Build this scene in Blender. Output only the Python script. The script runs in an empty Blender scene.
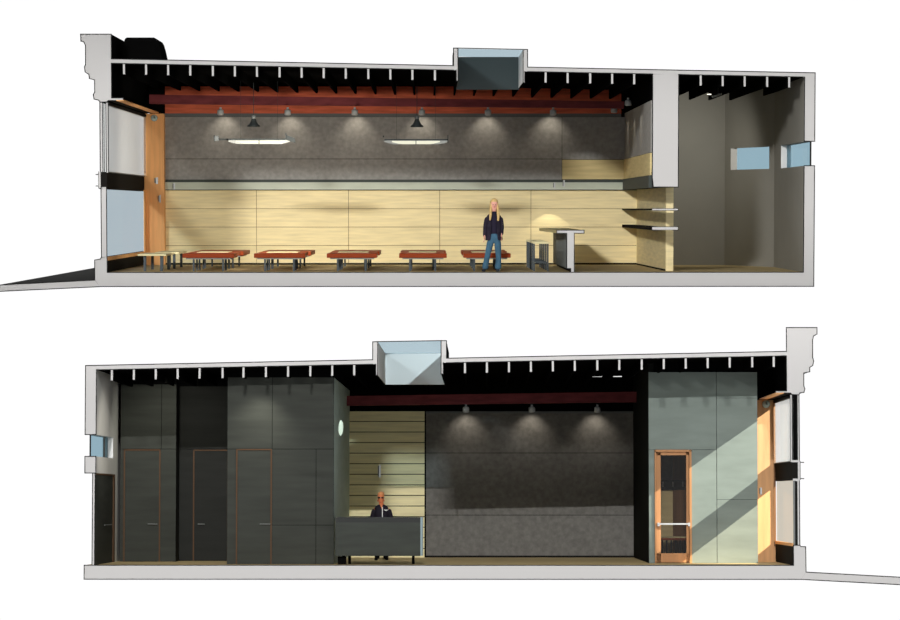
import bpy, bmesh, math, random
from mathutils import Vector, Matrix
random.seed(4)
C = bpy.context.scene.collection
S = 42.0                       # photo pixels per metre in the plane of the section cut
F = 2800.0                     # focal length in pixels
D = F / S                      # camera distance from the cut plane
PX, PY = 458.0, 355.0          # optical axis in the photograph

# ------------------------------------------------------------------ materials
MAT = {}
def lin(c):
    c = c / 255.0
    return c / 12.92 if c <= 0.04045 else ((c + 0.055) / 1.055) ** 2.4
def mat(name, rgb, rough=0.75, noise=0.0, scale=(4, 4, 4), metal=0.0, bump=0.0, emit=None, spec=0.25, detail=4):
    m = bpy.data.materials.new(name); m.use_nodes = True
    nt = m.node_tree; b = nt.nodes['Principled BSDF']
    col = (rgb[0], rgb[1], rgb[2], 1)
    b.inputs['Base Color'].default_value = col
    b.inputs['Roughness'].default_value = rough
    b.inputs['Metallic'].default_value = metal
    b.inputs['Specular IOR Level'].default_value = spec
    if noise > 0:
        tc = nt.nodes.new('ShaderNodeTexCoord'); mp = nt.nodes.new('ShaderNodeMapping')
        mp.inputs['Scale'].default_value = scale
        nz = nt.nodes.new('ShaderNodeTexNoise'); nz.inputs['Scale'].default_value = 1.0; nz.inputs['Detail'].default_value = detail
        mr = nt.nodes.new('ShaderNodeMapRange')
        mr.inputs['From Min'].default_value = 0.3; mr.inputs['From Max'].default_value = 0.7
        mr.inputs['To Min'].default_value = 1 - noise; mr.inputs['To Max'].default_value = 1 + noise
        mx = nt.nodes.new('ShaderNodeVectorMath'); mx.operation = 'SCALE'
        mx.inputs[0].default_value = rgb
        nt.links.new(tc.outputs['Object'], mp.inputs['Vector']); nt.links.new(mp.outputs['Vector'], nz.inputs['Vector'])
        nt.links.new(nz.outputs['Fac'], mr.inputs['Value']); nt.links.new(mr.outputs['Result'], mx.inputs['Scale'])
        nt.links.new(mx.outputs['Vector'], b.inputs['Base Color'])
        if bump:
            bp = nt.nodes.new('ShaderNodeBump'); bp.inputs['Strength'].default_value = bump; bp.inputs['Distance'].default_value = 0.01
            nt.links.new(nz.outputs['Fac'], bp.inputs['Height']); nt.links.new(bp.outputs['Normal'], b.inputs['Normal'])
    if emit:
        b.inputs['Emission Color'].default_value = (*emit[:3], 1); b.inputs['Emission Strength'].default_value = emit[3]
    MAT[name] = m
    return m
def glass(name, tint, gl=0.04, rough=0.02):
    m = bpy.data.materials.new(name); m.use_nodes = True
    nt = m.node_tree; nt.nodes.remove(nt.nodes['Principled BSDF']); out = nt.nodes['Material Output']
    t = nt.nodes.new('ShaderNodeBsdfTransparent'); t.inputs['Color'].default_value = (*[math.sqrt(v) for v in tint], 1)
    g = nt.nodes.new('ShaderNodeBsdfGlossy'); g.inputs['Roughness'].default_value = rough
    mx = nt.nodes.new('ShaderNodeMixShader'); mx.inputs['Fac'].default_value = gl
    nt.links.new(t.outputs[0], mx.inputs[1]); nt.links.new(g.outputs[0], mx.inputs[2]); nt.links.new(mx.outputs[0], out.inputs['Surface'])
    MAT[name] = m; return m
def fabric(name, tint, thru):
    m = bpy.data.materials.new(name); m.use_nodes = True
    nt = m.node_tree; nt.nodes.remove(nt.nodes['Principled BSDF']); out = nt.nodes['Material Output']
    t = nt.nodes.new('ShaderNodeBsdfTransparent'); d = nt.nodes.new('ShaderNodeBsdfDiffuse')
    d.inputs['Color'].default_value = (*tint, 1)
    mx = nt.nodes.new('ShaderNodeMixShader'); mx.inputs['Fac'].default_value = 1 - thru
    nt.links.new(t.outputs[0], mx.inputs[1]); nt.links.new(d.outputs[0], mx.inputs[2]); nt.links.new(mx.outputs[0], out.inputs['Surface'])
    MAT[name] = m; return m

mat('cut', (.55, .54, .535), 1, spec=0)
mat('line', (.02, .02, .02), 1, spec=0)
mat('black', (.004, .004, .004), 1, spec=0)
mat('charcoal', (.012, .011, .010), .9, spec=.05)
mat('asphalt', (.012, .012, .011), .95, noise=.3, scale=(8, 8, 8), spec=.05)
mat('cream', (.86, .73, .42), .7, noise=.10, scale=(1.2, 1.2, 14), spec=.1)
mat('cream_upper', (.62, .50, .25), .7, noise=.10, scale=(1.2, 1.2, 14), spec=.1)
mat('cream_slat', (.84, .76, .46), .7, noise=.10, scale=(1.2, 1.2, 14), spec=.1)
mat('grey_panel_lit', (.30, .292, .275), .85, noise=.14, scale=(9, 9, 9), spec=.1)  # lighter copy of grey_panel: upper section's brighter light put into the colour
mat('grey_panel', (.158, .153, .143), .85, noise=.16, scale=(9, 9, 9), spec=.1)
mat('grey_cove', (.14, .15, .15), .85, spec=.1)
mat('ledge', (.50, .54, .44), .5, noise=.06, scale=(2, 2, 6), spec=.3)
mat('ledge_top', (.05, .06, .055), .6, spec=.2)
mat('floorwood', (.52, .40, .20), .6, noise=.12, scale=(2, 9, 2), spec=.25)
mat('wood', (.84, .42, .16), .6, noise=.12, scale=(9, 9, .8), spec=.2)
mat('wood_door_shaded', (.40, .20, .09), .6, noise=.12, scale=(9, 9, .8), spec=.2)  # wood darkened: shade on the entrance door put into the colour
mat('wood_pale', (.60, .34, .165), .6, noise=.12, scale=(9, 9, .8), spec=.2)
mat('wood_dark', (.20, .10, .045), .6, noise=.2, scale=(9, 9, .8), spec=.2)
mat('red', (.60, .135, .07), .75, noise=.25, scale=(1.5, 4, 14), spec=.1)
mat('purple', (.17, .035, .04), .7, noise=.22, scale=(2.5, 4, 8), spec=.15)
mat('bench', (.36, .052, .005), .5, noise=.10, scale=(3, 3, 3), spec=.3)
mat('bench_side_shaded', (.27, .038, .004), .6, spec=.2)  # darker copy of bench: shade on the front face put into the colour
mat('tabletop', (.80, .72, .42), .5, noise=.05, scale=(2, 8, 2), spec=.3)
mat('legmetal', (.055, .07, .08), .5, metal=.3, spec=.4)
mat('lamp_pale', (.42, .44, .44), .5)
mat('lamp_grey', (.16, .17, .165), .5, metal=.3)
mat('steel', (.55, .56, .56), .35, metal=.7, spec=.5)
mat('disc', (.42, .55, .52), .5)
mat('room_grey', (.25, .242, .215), .8, noise=.04, scale=(1, 1, 1), spec=.1)
mat('room_light', (.6, .6, .57), .8, spec=.1)
mat('white_paint', (.8, .8, .8), .7)
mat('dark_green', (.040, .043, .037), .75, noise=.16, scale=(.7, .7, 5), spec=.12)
mat('dark_green_shaded', (.024, .025, .023), .8, noise=.12, scale=(.7, .7, 5), spec=.1)  # dark_green darkened: shade of the recessed bay put into the colour
mat('counter', (.036, .041, .035), .6, noise=.18, scale=(.9, .9, 6), spec=.2)
mat('counter_top', (.014, .016, .015), .5, spec=.3)
mat('counter_end', (.25, .33, .36), .5, spec=.3)
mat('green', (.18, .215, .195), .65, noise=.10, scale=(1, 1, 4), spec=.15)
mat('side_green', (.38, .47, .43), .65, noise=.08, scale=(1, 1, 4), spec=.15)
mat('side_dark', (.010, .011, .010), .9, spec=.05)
mat('door_frame', (.085, .043, .02), .6, spec=.2)
mat('well_shaded', (.085, .10, .10), .7, spec=.1)  # upper roof light well, its shade put into a darker base colour
mat('well_white', (.72, .72, .72), .8, spec=.1)
mat('well_white_side', (.8, .8, .8), .8, spec=.1)
mat('bar_panel', (.045, .06, .065), .6, noise=.15, scale=(3, 3, .6), spec=.2)
mat('bar_top', (.40, .36, .17), .5, spec=.3)
mat('tube_on', (.18, .18, .15), .5, emit=(1, .98, .76, .72))
mat('reflector', (.34, .35, .33), .6)
mat('bulb_on', (.9, .9, .8), .5, emit=(1, .95, .8, 2.0))
mat('lamp_dark', (.03, .035, .035), .5, metal=.2)
mat('skin', (.72, .36, .28), .6, spec=.2)
mat('skin_orange_lit', (.72, .22, .09), .6, spec=.2)  # orange light falling on the man is put into his skin colour
mat('lips', (.45, .09, .08), .5)
mat('blond', (.62, .42, .17), .55, noise=.25, scale=(30, 30, 4), spec=.3)
mat('hair_short', (.70, .30, .12), .6, spec=.2)
mat('jacket', (.022, .018, .030), .8, noise=.3, scale=(12, 12, 12), spec=.1)
mat('top_dark', (.020, .016, .032), .8, spec=.1)
mat('denim', (.055, .13, .20), .8, noise=.25, scale=(10, 10, 5), spec=.1)
mat('shoe', (.03, .04, .055), .6)
mat('man_jacket', (.014, .011, .020), .7, spec=.2)
mat('dark_lens', (.005, .005, .008), .2, spec=.5)
mat('eye', (.03, .025, .02), .3)
mat('white_mark', (.8, .8, .8), .6)
glass('glass_blue', (.30, .45, .53), .04)
glass('glass_grey', (.42, .50, .55), .03)
glass('glass_peach_reflection', (.62, .58, .50), .04)  # tint stands in for the sunlit pilaster reflected in the pane
glass('glass_sky', (.46, .58, .64), .05)
glass('glass_clear', (.90, .92, .90), .05)
glass('glass_door', (.55, .53, .50), .03)
fabric('blind_grey', (.70, .70, .70), .60)
fabric('blind_white', (.80, .80, .80), .72)

# ------------------------------------------------------------------ sections
class Sec:
    """One drawn long section: local x along the cut, y into the room, z up."""
    def __init__(s, cx, cy, vx, vy):
        s.cx, s.cy, s.vx, s.vy = cx, cy, vx, vy
        ey = Vector(((vx - PX) / F, 1, (PY - vy) / F)).normalized()
        ex = (Vector((1, 0, 0)) - ey * ey.x).normalized(); ez = ex.cross(ey)
        R = Matrix((ex, ey, ez)).transposed().to_4x4()
        s.M = Matrix.Translation(((cx - PX) / S, 0, (PY - cy) / S)) @ R
    def X(s, px, k=1.0): return (s.vx + (px - s.vx) / k - s.cx) / S
    def Z(s, py, k=1.0): return (s.cy - s.vy - (py - s.vy) / k) / S
def dep(k): return D * (1 / k - 1)
T = Sec(450, 175, 430, 208)
B = Sec(450, 460, 480, 500)
SEC = T
def X(px, k=1.0): return SEC.X(px, k)
def Z(py, k=1.0): return SEC.Z(py, k)

class MB:
    def __init__(s): s.v = []; s.f = []; s.m = []; s.mats = []; s.smooth = []
    def mi(s, n):
        if n not in s.mats: s.mats.append(n)
        return s.mats.index(n)
    def add(s, vs, fs, m, smooth=False):
        o = len(s.v); s.v += [Vector(v) for v in vs]
        for i, f in enumerate(fs):
            s.f.append([o + j for j in f]); s.m.append(s.mi(m[i] if isinstance(m, list) else m)); s.smooth.append(smooth)
        return s
    def box(s, x0, x1, y0, y1, z0, z1, m, front=None, left=None, right=None, top=None, bottom=None):
        x0, x1 = min(x0, x1), max(x0, x1); z0, z1 = min(z0, z1), max(z0, z1)
        vs = [(x0, y0, z0), (x1, y0, z0), (x1, y1, z0), (x0, y1, z0), (x0, y0, z1), (x1, y0, z1), (x1, y1, z1), (x0, y1, z1)]
        fs = [(0, 3, 2, 1), (4, 5, 6, 7), (0, 1, 5, 4), (1, 2, 6, 5), (2, 3, 7, 6), (3, 0, 4, 7)]
        return s.add(vs, fs, [bottom or m, top or m, front or m, right or m, m, left or m])
    def prism(s, poly, y0, y1, m, front=None, sides=None):
        """poly in local x,z; extruded in depth. sides: material per edge index"""
        a = sum(poly[i][0] * poly[(i + 1) % len(poly)][1] - poly[(i + 1) % len(poly)][0] * poly[i][1] for i in range(len(poly)))
        n = len(poly); idx = list(range(n))
        if a < 0: idx = idx[::-1]
        p = [poly[i] for i in idx]
        vs = [(x, y0, z) for x, z in p] + [(x, y1, z) for x, z in p]
        fs = [tuple(range(n)), tuple(range(2 * n - 1, n - 1, -1))]; ms = [front or m, m]
        for i in range(n):
            j = (i + 1) % n
            fs.append((i, i + n, j + n, j))
            ms.append(m)
        return s.add(vs, fs, ms)
    def plan(s, pts, z0, z1, m, top=None):
        """polygon in x,y extruded in z"""
        a = sum(pts[i][0] * pts[(i + 1) % len(pts)][1] - pts[(i + 1) % len(pts)][0] * pts[i][1] for i in range(len(pts)))
        p = pts if a > 0 else pts[::-1]; n = len(p)
        vs = [(x, y, z0) for x, y in p] + [(x, y, z1) for x, y in p]
        fs = [tuple(range(n - 1, -1, -1)), tuple(range(n, 2 * n))] + [(i, (i + 1) % n, (i + 1) % n + n, i + n) for i in range(n)]
        return s.add(vs, fs, [m, top or m] + [m] * n)
    def line(s, pts, w=.021, y=-.004, m='line'):
        for (x0, z0), (x1, z1) in zip(pts[:-1], pts[1:]):
            dx, dz = x1 - x0, z1 - z0; L = math.hypot(dx, dz)
            if L < 1e-6: continue
            ux, uz = dx / L * w / 2, dz / L * w / 2; nx, nz = -uz, ux
            s.prism([(x0 - ux + nx, z0 - uz + nz), (x0 - ux - nx, z0 - uz - nz), (x1 + ux - nx, z1 + uz - nz), (x1 + ux + nx, z1 + uz + nz)], y, 0.0005, m)
        return s
    def tube(s, a, b, r0, m, r1=None, n=10, smooth=True):
        a, b = Vector(a), Vector(b); r1 = r0 if r1 is None else r1
        d = (b - a).normalized(); u = d.orthogonal().normalized(); w = d.cross(u)
        vs = [a + (u * math.cos(t) + w * math.sin(t)) * r0 for t in [2 * math.pi * i / n for i in range(n)]]
        vs += [b + (u * math.cos(t) + w * math.sin(t)) * r1 for t in [2 * math.pi * i / n for i in range(n)]]
        fs = [(i, (i + 1) % n, (i + 1) % n + n, i + n) for i in range(n)]
        s.add(vs, fs, m, smooth); s.add(vs[:n], [tuple(range(n - 1, -1, -1))], m); s.add(vs[n:], [tuple(range(n))], m)
        return s
    def lathe(s, c, prof, m, n=20, axis='z'):
        vs = []; k = len(prof)
        for r, h in prof:
            for i in range(n):
                t = 2 * math.pi * i / n; p = (r * math.cos(t), r * math.sin(t), h)
                if axis == 'y': p = (p[0], h, p[1])
                if axis == 'x': p = (h, p[0], p[1])
                vs.append(Vector(c) + Vector(p))
        fs = [(a * n + i, a * n + (i + 1) % n, (a + 1) * n + (i + 1) % n, (a + 1) * n + i) for a in range(k - 1) for i in range(n)]
        fs += [tuple(range(n - 1, -1, -1)), tuple(range((k - 1) * n, k * n))]
        return s.add(vs, fs, m, True)
    def ellipsoid(s, c, rx, ry, rz, m, n=16, k=10):
        prof = [(math.sin(math.pi * i / k), -math.cos(math.pi * i / k)) for i in range(1, k)]
        o = len(s.v); s.lathe((0, 0, 0), prof, m, n)
        for i in range(o, len(s.v)): s.v[i] = Vector((s.v[i].x * rx, s.v[i].y * ry, s.v[i].z * rz)) + Vector(c)
        return s
    def base(s):
        lo = [min(v[i] for v in s.v) for i in range(3)]; hi = [max(v[i] for v in s.v) for i in range(3)]
        return Vector(((lo[0] + hi[0]) / 2, (lo[1] + hi[1]) / 2, lo[2]))
    def mesh(s, name, org, bevel=0):
        me = bpy.data.meshes.new(name)
        me.from_pydata([tuple(v - org) for v in s.v], [], s.f)
        for n in s.mats: me.materials.append(MAT[n])
        for p, i, sm in zip(me.polygons, s.m, s.smooth): p.material_index = i; p.use_smooth = sm
        bm = bmesh.new(); bm.from_mesh(me); bmesh.ops.recalc_face_normals(bm, faces=bm.faces); bm.to_mesh(me); bm.free()
        me.update()
        return me
ORG = {}
def props(o, label=None, cat=None, group=None, kind=None):
    if label: o['label'] = label
    if cat: o['category'] = cat
    if group: o['group'] = group
    if kind: o['kind'] = kind
def thing(name, org, label, cat, group=None, kind=None):
    o = bpy.data.objects.new(name, None); C.objects.link(o); o.empty_display_size = .1
    o.matrix_world = SEC.M @ Matrix.Translation(org); ORG[o] = Vector(org)
    props(o, label, cat, group, kind); return o
def part(name, mb, parent, label=None, bevel=0, kind=None):
    o = bpy.data.objects.new(name, mb.mesh(name, ORG[parent])); C.objects.link(o)
    o.parent = parent; ORG[o] = ORG[parent]
    if label: o['label'] = label
    if kind: o['kind'] = kind
    if bevel:
        b = o.modifiers.new('bevel', 'BEVEL'); b.width = bevel; b.segments = 2; b.limit_method = 'ANGLE'
    return o
def single(name, mb, label=None, cat=None, group=None, kind=None, bevel=0):
    org = mb.base(); o = bpy.data.objects.new(name, mb.mesh(name, org)); C.objects.link(o)
    o.matrix_world = SEC.M @ Matrix.Translation(org); ORG[o] = org
    props(o, label, cat, group, kind)
    if bevel:
        b = o.modifiers.new('bevel', 'BEVEL'); b.width = bevel; b.segments = 2; b.limit_method = 'ANGLE'
    return o
def struct(name, mb, label=None, cat=None): return single(name, mb, label, cat, None, 'structure')
def kids(o): return [c for c in bpy.data.objects if c.parent == o]
def copy_tree(o, parent=None):
    ch = kids(o)
    c = o.copy(); C.objects.link(c); c.parent = parent
    if o in ORG: ORG[c] = ORG[o].copy()
    for k in ch: copy_tree(k, c)
    return c
def place(o, org, label=None, group=None):
    o.matrix_world = SEC.M @ Matrix.Translation(org)
    if label: o['label'] = label
    if group: o['group'] = group
    return o
def PP(*pts): return [(X(a), Z(b)) for a, b in pts]

def lamp(kind, loc, aim, power, col=(1, 1, 1), size=60, blend=.3, r=.05, sc=None, sec=True):
    l = bpy.data.lights.new('lamp', kind); l.energy = power; l.color = col
    if kind == 'SPOT': l.spot_size = math.radians(size); l.spot_blend = blend
    if kind == 'AREA': l.shape = 'RECTANGLE'; l.size, l.size_y = size; 
    else: l.shadow_soft_size = r
    o = bpy.data.objects.new('lamp', l); C.objects.link(o)
    p, a = Vector(loc), Vector(aim)
    if sec: p, a = SEC.M @ p, SEC.M @ a
    q = (a - p).to_track_quat('-Z', 'Y')
    o.matrix_world = Matrix.LocRotScale(p, q, Vector(sc) if sc else None)
    return o

YB = dep(.88)        # the long back wall
YK = dep(.884)

def wall_with_holes(mb, p0, p1, z0, z1, th, holes, m, reveal=None):
    """straight wall from plan point p0 to p1; holes = (u0,u1,za,zb)"""
    p0, p1 = Vector(p0), Vector(p1); d = p1 - p0; n = Vector((-d.y, d.x)).normalized() * th
    def seg(u0, u1, za, zb, mm):
        a, b = p0 + d * u0, p0 + d * u1
        mb.plan([tuple(a), tuple(b), tuple(b + n), tuple(a + n)], za, zb, mm)
    us = sorted(holes)
    u = 0
    for (u0, u1, za, zb) in us:
        if u0 > u: seg(u, u0, z0, z1, m)
        if za > z0: seg(u0, u1, z0, za, m)
        if zb < z1: seg(u0, u1, zb, z1, m)
        u = u1
    if u < 1: seg(u, 1, z0, z1, m)
    return mb

# =================================================================== UPPER SECTION
SEC = T
zf = Z(272.3)
def roof_top(px): return 59.5 + (px - 112) * (73.0 - 59.5) / (815 - 112)
def roof_bot(px): return roof_top(px) + 4.4
YW = YB + .25
YS = dep(.953)
# --- facade wall with cornice
m = MB()
corn = PP((82, 35), (112.5, 35), (112.5, 98.3), (124, 98.3), (124, 100.2), (109, 100.5), (107, 102.3), (101, 102.6), (99.5, 100.5), (95, 99.5), (94.3, 95), (95.7, 92.5), (95.7, 80.5), (90.5, 79), (90, 75), (86.3, 72.5), (85.7, 67.5), (86.8, 65), (86.8, 46), (85, 42.5), (82.3, 42))
m.prism(corn, 0, YW, 'black', 'cut')
m.line(PP((107, 102.3), (101, 102.6), (99.5, 100.5), (95, 99.5), (94.3, 95), (95.7, 92.5), (95.7, 80.5), (90.5, 79), (90, 75), (86.3, 72.5), (85.7, 67.5), (86.8, 65), (86.8, 46), (85, 42.5), (82.3, 42), (82, 35), (112.5, 35), (112.5, 59.5)))
m.line(PP((112.5, 64), (112.5, 98.3), (124, 98.3)))
m.prism(PP((94.5, 260), (100, 259), (101.5, 257), (107, 257.5), (107, 272.3), (107, 286.5), (99.5, 286.5), (94.5, 279.5)), 0, YW, 'charcoal', 'cut')
m.line(PP((94.5, 280), (94.5, 260), (100, 259), (101.5, 257)))
m.line(PP((107, 258), (107, 272.3)))
wall_l = struct('wall_left', m, 'black-backed facade wall with stepped grey cornice at left end of the upper section', 'wall')
# soffit, column, knee panel
m = MB().box(X(109), X(117), .02, YK, Z(100.3), Z(101.3), 'charcoal').box(X(117), X(124), .02, YK, Z(100.0), Z(101.2), 'wood')
struct('trim_1', m, 'wood and black soffit board above the shop window, upper section', 'soffit')
m = MB().box(X(144.5, .884), X(164.5, .884), YK, YW, zf, Z(114, .884), 'wood')
m.box(X(142.5, .892), X(146.5, .884), YK - .35, YK, Z(253.5, .89), Z(190, .89), 'wood')
struct('trim_2', m, 'tall orange wood pilaster between shop window and long wall, upper section', 'pilaster')
m = MB().box(X(106), X(107.6), .05, YK, Z(257), Z(260.5), 'wood').box(X(106.5), X(107.3), .05, YK, Z(260.5), zf, 'charcoal')
struct('trim_3', m, 'wood sill over a dark knee panel below the shop window, upper section', 'sill')
# windows of the facade
w = thing('window_1', (X(104), 0, Z(172)), 'tall upper shop window with grey double frame, upper section', 'window', kind='structure')
m = MB().box(X(100.7), X(103.2), 0, .10, Z(172.5), Z(102.4), 'cut').line(PP((100.7, 102.4), (100.7, 172.5))).line(PP((103.4, 102.4), (103.4, 172.5)))
m.line(PP((104.8, 102.4), (104.8, 172.5)))
part('window_frame', m, w)
part('pane', MB().box(X(102), X(102.4), .10, YK, Z(172.5), Z(102), 'glass_clear'), w)
w = thing('window_2', (X(104), 0, Z(257)), 'lower shop window of blue-grey glass in a wood frame, upper section', 'window', kind='structure')
m = MB().box(X(101.3), X(106.8), 0, .08, Z(258), Z(187), 'cut').line(PP((101.3, 257), (101.3, 187), )).line(PP((106.8, 187), (106.8, 258)))
part('window_frame', m, w)
part('pane', MB().box(X(105.6), X(106), .08, YK, Z(257), Z(187), 'glass_grey'), w)
m = MB().box(X(99.5), X(107.3), 0, YK + .35, Z(189), Z(172), 'charcoal')
m.line(PP((96.5, 174.6), (99.5, 174.6))).line(PP((96.5, 186), (99.5, 186))).box(X(99), X(101), -.01, .02, Z(188), Z(172), 'cut')
m.line(PP((99, 172), (99, 188)))
struct('trim_4', m, 'black transom band between the two shop windows, upper section', 'transom')
# roller blind
w = thing('roller_blind', (X(109), .1, Z(172)), 'grey roller blind lowered over the upper shop window, upper section', 'blind')
part('blind_sheet', MB().box(X(109.0), X(109.4), .03, YK - .05, Z(172), Z(105.5), 'blind_grey'), w)
part('blind_roller', MB().tube((X(108.2), .03, Z(104)), (X(108.2), YK - .05, Z(104)), .05, 'charcoal'), w)
part('bottom_bar', MB().box(X(108.4), X(109.6), .02, YK - .05, Z(172.6), Z(171.6), 'lamp_grey'), w)
part('side_channel', MB().box(X(107.1), X(108.6), 0, .03, Z(172.6), Z(103.2), 'cut').line(PP((106.7, 103), (106.7, 172.6))).line(PP((109.0, 103), (109.0, 172.6))), w)

# --- roof with joists
def roof(sec_joists, poly_list, yb, lines, extra, name, label):
    m = MB()
    for p in poly_list: m.prism(PP(*p), 0, yb, 'black', 'cut')
    for l in lines: m.line(PP(*l))
    for e in extra: e(m)
    r = struct(name, m, label, 'roof')
    for px, y0, y1, ja, jb in sec_joists:
        jm = MB().box(X(px - 1), X(px + 1), ja, jb, Z(y1), Z(y0), 'black', front='cut' if ja == 0 else None)
        part('joist', jm, r)
    return r
rt, rb = roof_top, roof_bot
xs = [125, 147, 169, 191, 213.5, 235.5, 257.5, 280, 302, 324, 346, 368.5, 390.5, 412.5, 435]
xs2 = [545.5, 567.5, 590, 612, 634, 700.5, 722.5, 744.5, 767, 789]
js = [(x, rb(x) - .5, rb(x) + 10.6, 0, YB - .02) for x in xs + xs2[:5]] + [(x, rb(x) - .5, rb(x) + 10.6, 0, dep(.93) if x > 770 else YB - .6) for x in xs2[5:]]
js += [(x, rb(x) - .5, rb(x) + 10.6, YS + .1, YB - .35) for x in (457.5, 479.5, 501.5, 523.5)]
def sky_t(m):
    m.prism(PP((453.5, rt(453.5)), (453.5, 49), (458, 49), (458, 81.5), (456.3, 81.5), (456.3, rb(456)), (453.5, rb(453.5))), 0, YS, 'black', 'cut')
    m.prism(PP((523, 50.5), (527.5, 50.5), (527.5, rt(527.5)), (527.5, rb(527.5)), (524.6, rb(525)), (524.6, 83), (523, 83)), 0, YS, 'black', 'cut')
    m.box(X(457.5), X(523.4), YS, YS + .15, Z(84), Z(50), 'well_shaded')
    m.prism(PP((453, rt(453) + .3), (528, rt(528) + .3), (528, rb(528)), (453, rb(453))), YS + .01, YW, 'black')
    m.line(PP((458, 49), (458, 81.5), (456.3, 81.5), (456.3, rb(456)))).line(PP((523, 50), (523, 83), (524.6, 83), (524.6, rb(525))))
    m.line(PP((453.5, rt(453.5)), (453.5, 48.6), (458, 48.6), (527.5, 50), (527.5, rt(527.5))))
    m.box(X(457.9), X(458.3), .02, YS, Z(82), Z(50), 'well_shaded').box(X(522.7), X(523), .02, YS, Z(82.5), Z(50.5), 'white_paint')
ceil = roof(js, [[(112.5, rt(112.5)), (453.5, rt(453.5)), (453.5, rb(453.5)), (112.5, rb(112.5))],
                 [(527.5, rt(527.5)), (815, 73), (804.5, 73.5), (804.5, rb(804.5)), (527.5, rb(527.5))]], YW,
            [[(112.5, rt(112.5)), (453.5, rt(453.5))], [(527.5, rt(527.5)), (815, 73)],
             [(112.5, rb(112.5)), (453.5, rb(453.5))], [(527.5, rb(527.5)), (652.5, rb(652.5))], [(678.5, rb(678.5)), (804.5, rb(804.5))]], [sky_t],
            'ceiling', 'thin sloping roof slab with black joists, upper section')
w = thing('window_3', (X(490), 0, Z(49)), 'blue roof light glazing over the raised curb, upper section', 'skylight', kind='structure')
part('pane', MB().prism(PP((458, 49.2), (523, 50.4), (523, 50.9), (458, 49.7)), .01, YS - .01, 'glass_sky'), w)

# --- right end wall with window opening
m = MB()
yo = dep(.925)
m.box(X(804.5), X(815), 0, dep(.918), Z(141.3), Z(73.2), 'room_grey', front='cut')
m.box(X(804.5), X(815), 0, dep(.918), Z(272.3), Z(165.7), 'room_grey', front='cut')
m.box(X(804.5), X(815), dep(.938), dep(.918), Z(165.7), Z(141.3), 'white_paint', left='room_grey')
m.line(PP((815, 73), (815, 141.3), (804.5, 141.3))).line(PP((804.5, rb(804)), (804.5, 141.3))).line(PP((804.5, 272.3), (804.5, 165.7), (815, 165.7), (815, 286.5)))
struct('wall_right', m, 'grey end wall with a high window slot at right end of the upper section', 'wall')
w = thing('window_4', (X(811), 0, Z(165)), 'small blue high window nearest the cut end wall, upper section', 'window', kind='structure')
part('pane', MB().box(X(810.8), X(811.2), .03, dep(.938), Z(165.7), Z(141.3), 'glass_blue'), w)
part('window_frame', MB().box(X(810.2), X(811.8), 0, .03, Z(165.7), Z(141.3), 'line'), w)
# oblique wall
pA = (X(804.5), dep(.92)); pB = (X(725, .887), dep(.887))
m = MB(); wall_with_holes(m, pA, pB, zf, Z(74), -.12, [(.10, .885, Z(165.2), Z(141))], 'room_grey')
m.box(pB[0] + .02, pB[0] + .12, pB[1] - .18, pB[1] + .02, zf, zf + .01, 'room_grey')
struct('wall_oblique', m, 'slanted grey wall with a high window at back of the end room, upper section', 'wall')
def along(u, off): 
    a, b = Vector(pA), Vector(pB); d = b - a; n = Vector((-d.y, d.x)).normalized(); return tuple(a + d * u + n * off)
w = thing('window_5', (along(.5, 0)[0], along(.5, 0)[1], Z(165)), 'small blue high window in the slanted wall, upper section', 'window', kind='structure')
part('pane', MB().plan([along(.10, -.08), along(.885, -.08), along(.885, -.09), along(.10, -.09)], Z(165.2), Z(141), 'glass_blue'), w)
m = MB().plan([along(.80, -.07), along(.884, -.01), along(.884, -.078), along(.80, -.078)], Z(165.2), Z(141), 'white_paint')
part('window_jamb', m, w)
m = MB().box(X(678.5), pB[0], dep(.887), YW, zf, Z(72), 'room_grey')
struct('wall_end_room', m, 'plain grey back wall of the end room, upper section', 'wall')

# --- bulkhead between the rooms, with panels on its restaurant side
m = MB().box(X(652.5), X(678.5), 0, YB, Z(187), Z(roof_bot(665)), 'room_grey', front='cut', left='black', bottom='charcoal')
m.line(PP((652.5, rb(652)), (652.5, 187), (678.5, 187), (678.5, rb(678))))
bulk = struct('wall_partition', m, 'thick grey cut bulkhead between dining room and end room, upper section', 'wall')
xl = X(652.3)
part('grey_panel', MB().box(xl - .03, xl, 0.03, YB, Z(159, .88), Z(100.5), 'grey_panel_lit'), bulk)
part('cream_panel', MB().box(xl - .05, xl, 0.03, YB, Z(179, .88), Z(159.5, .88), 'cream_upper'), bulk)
part('ledge', MB().box(xl - .08, xl + .03, 0.03, YB, Z(190, .88), Z(179.3, .88), 'ledge_top').line(PP((652, 172.5), (653.5, 187))), bulk)
part('lower_partition', MB().plan([(X(665), YB), (X(671), dep(.98)), (X(678.8), dep(.98)), (X(678.8), YB)], zf, Z(187), 'cream')
     .plan([(X(664.6), YB), (X(670.6), dep(.98)), (X(671), dep(.98)), (X(665), YB)], zf, zf + .04, 'charcoal'), bulk)

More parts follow.
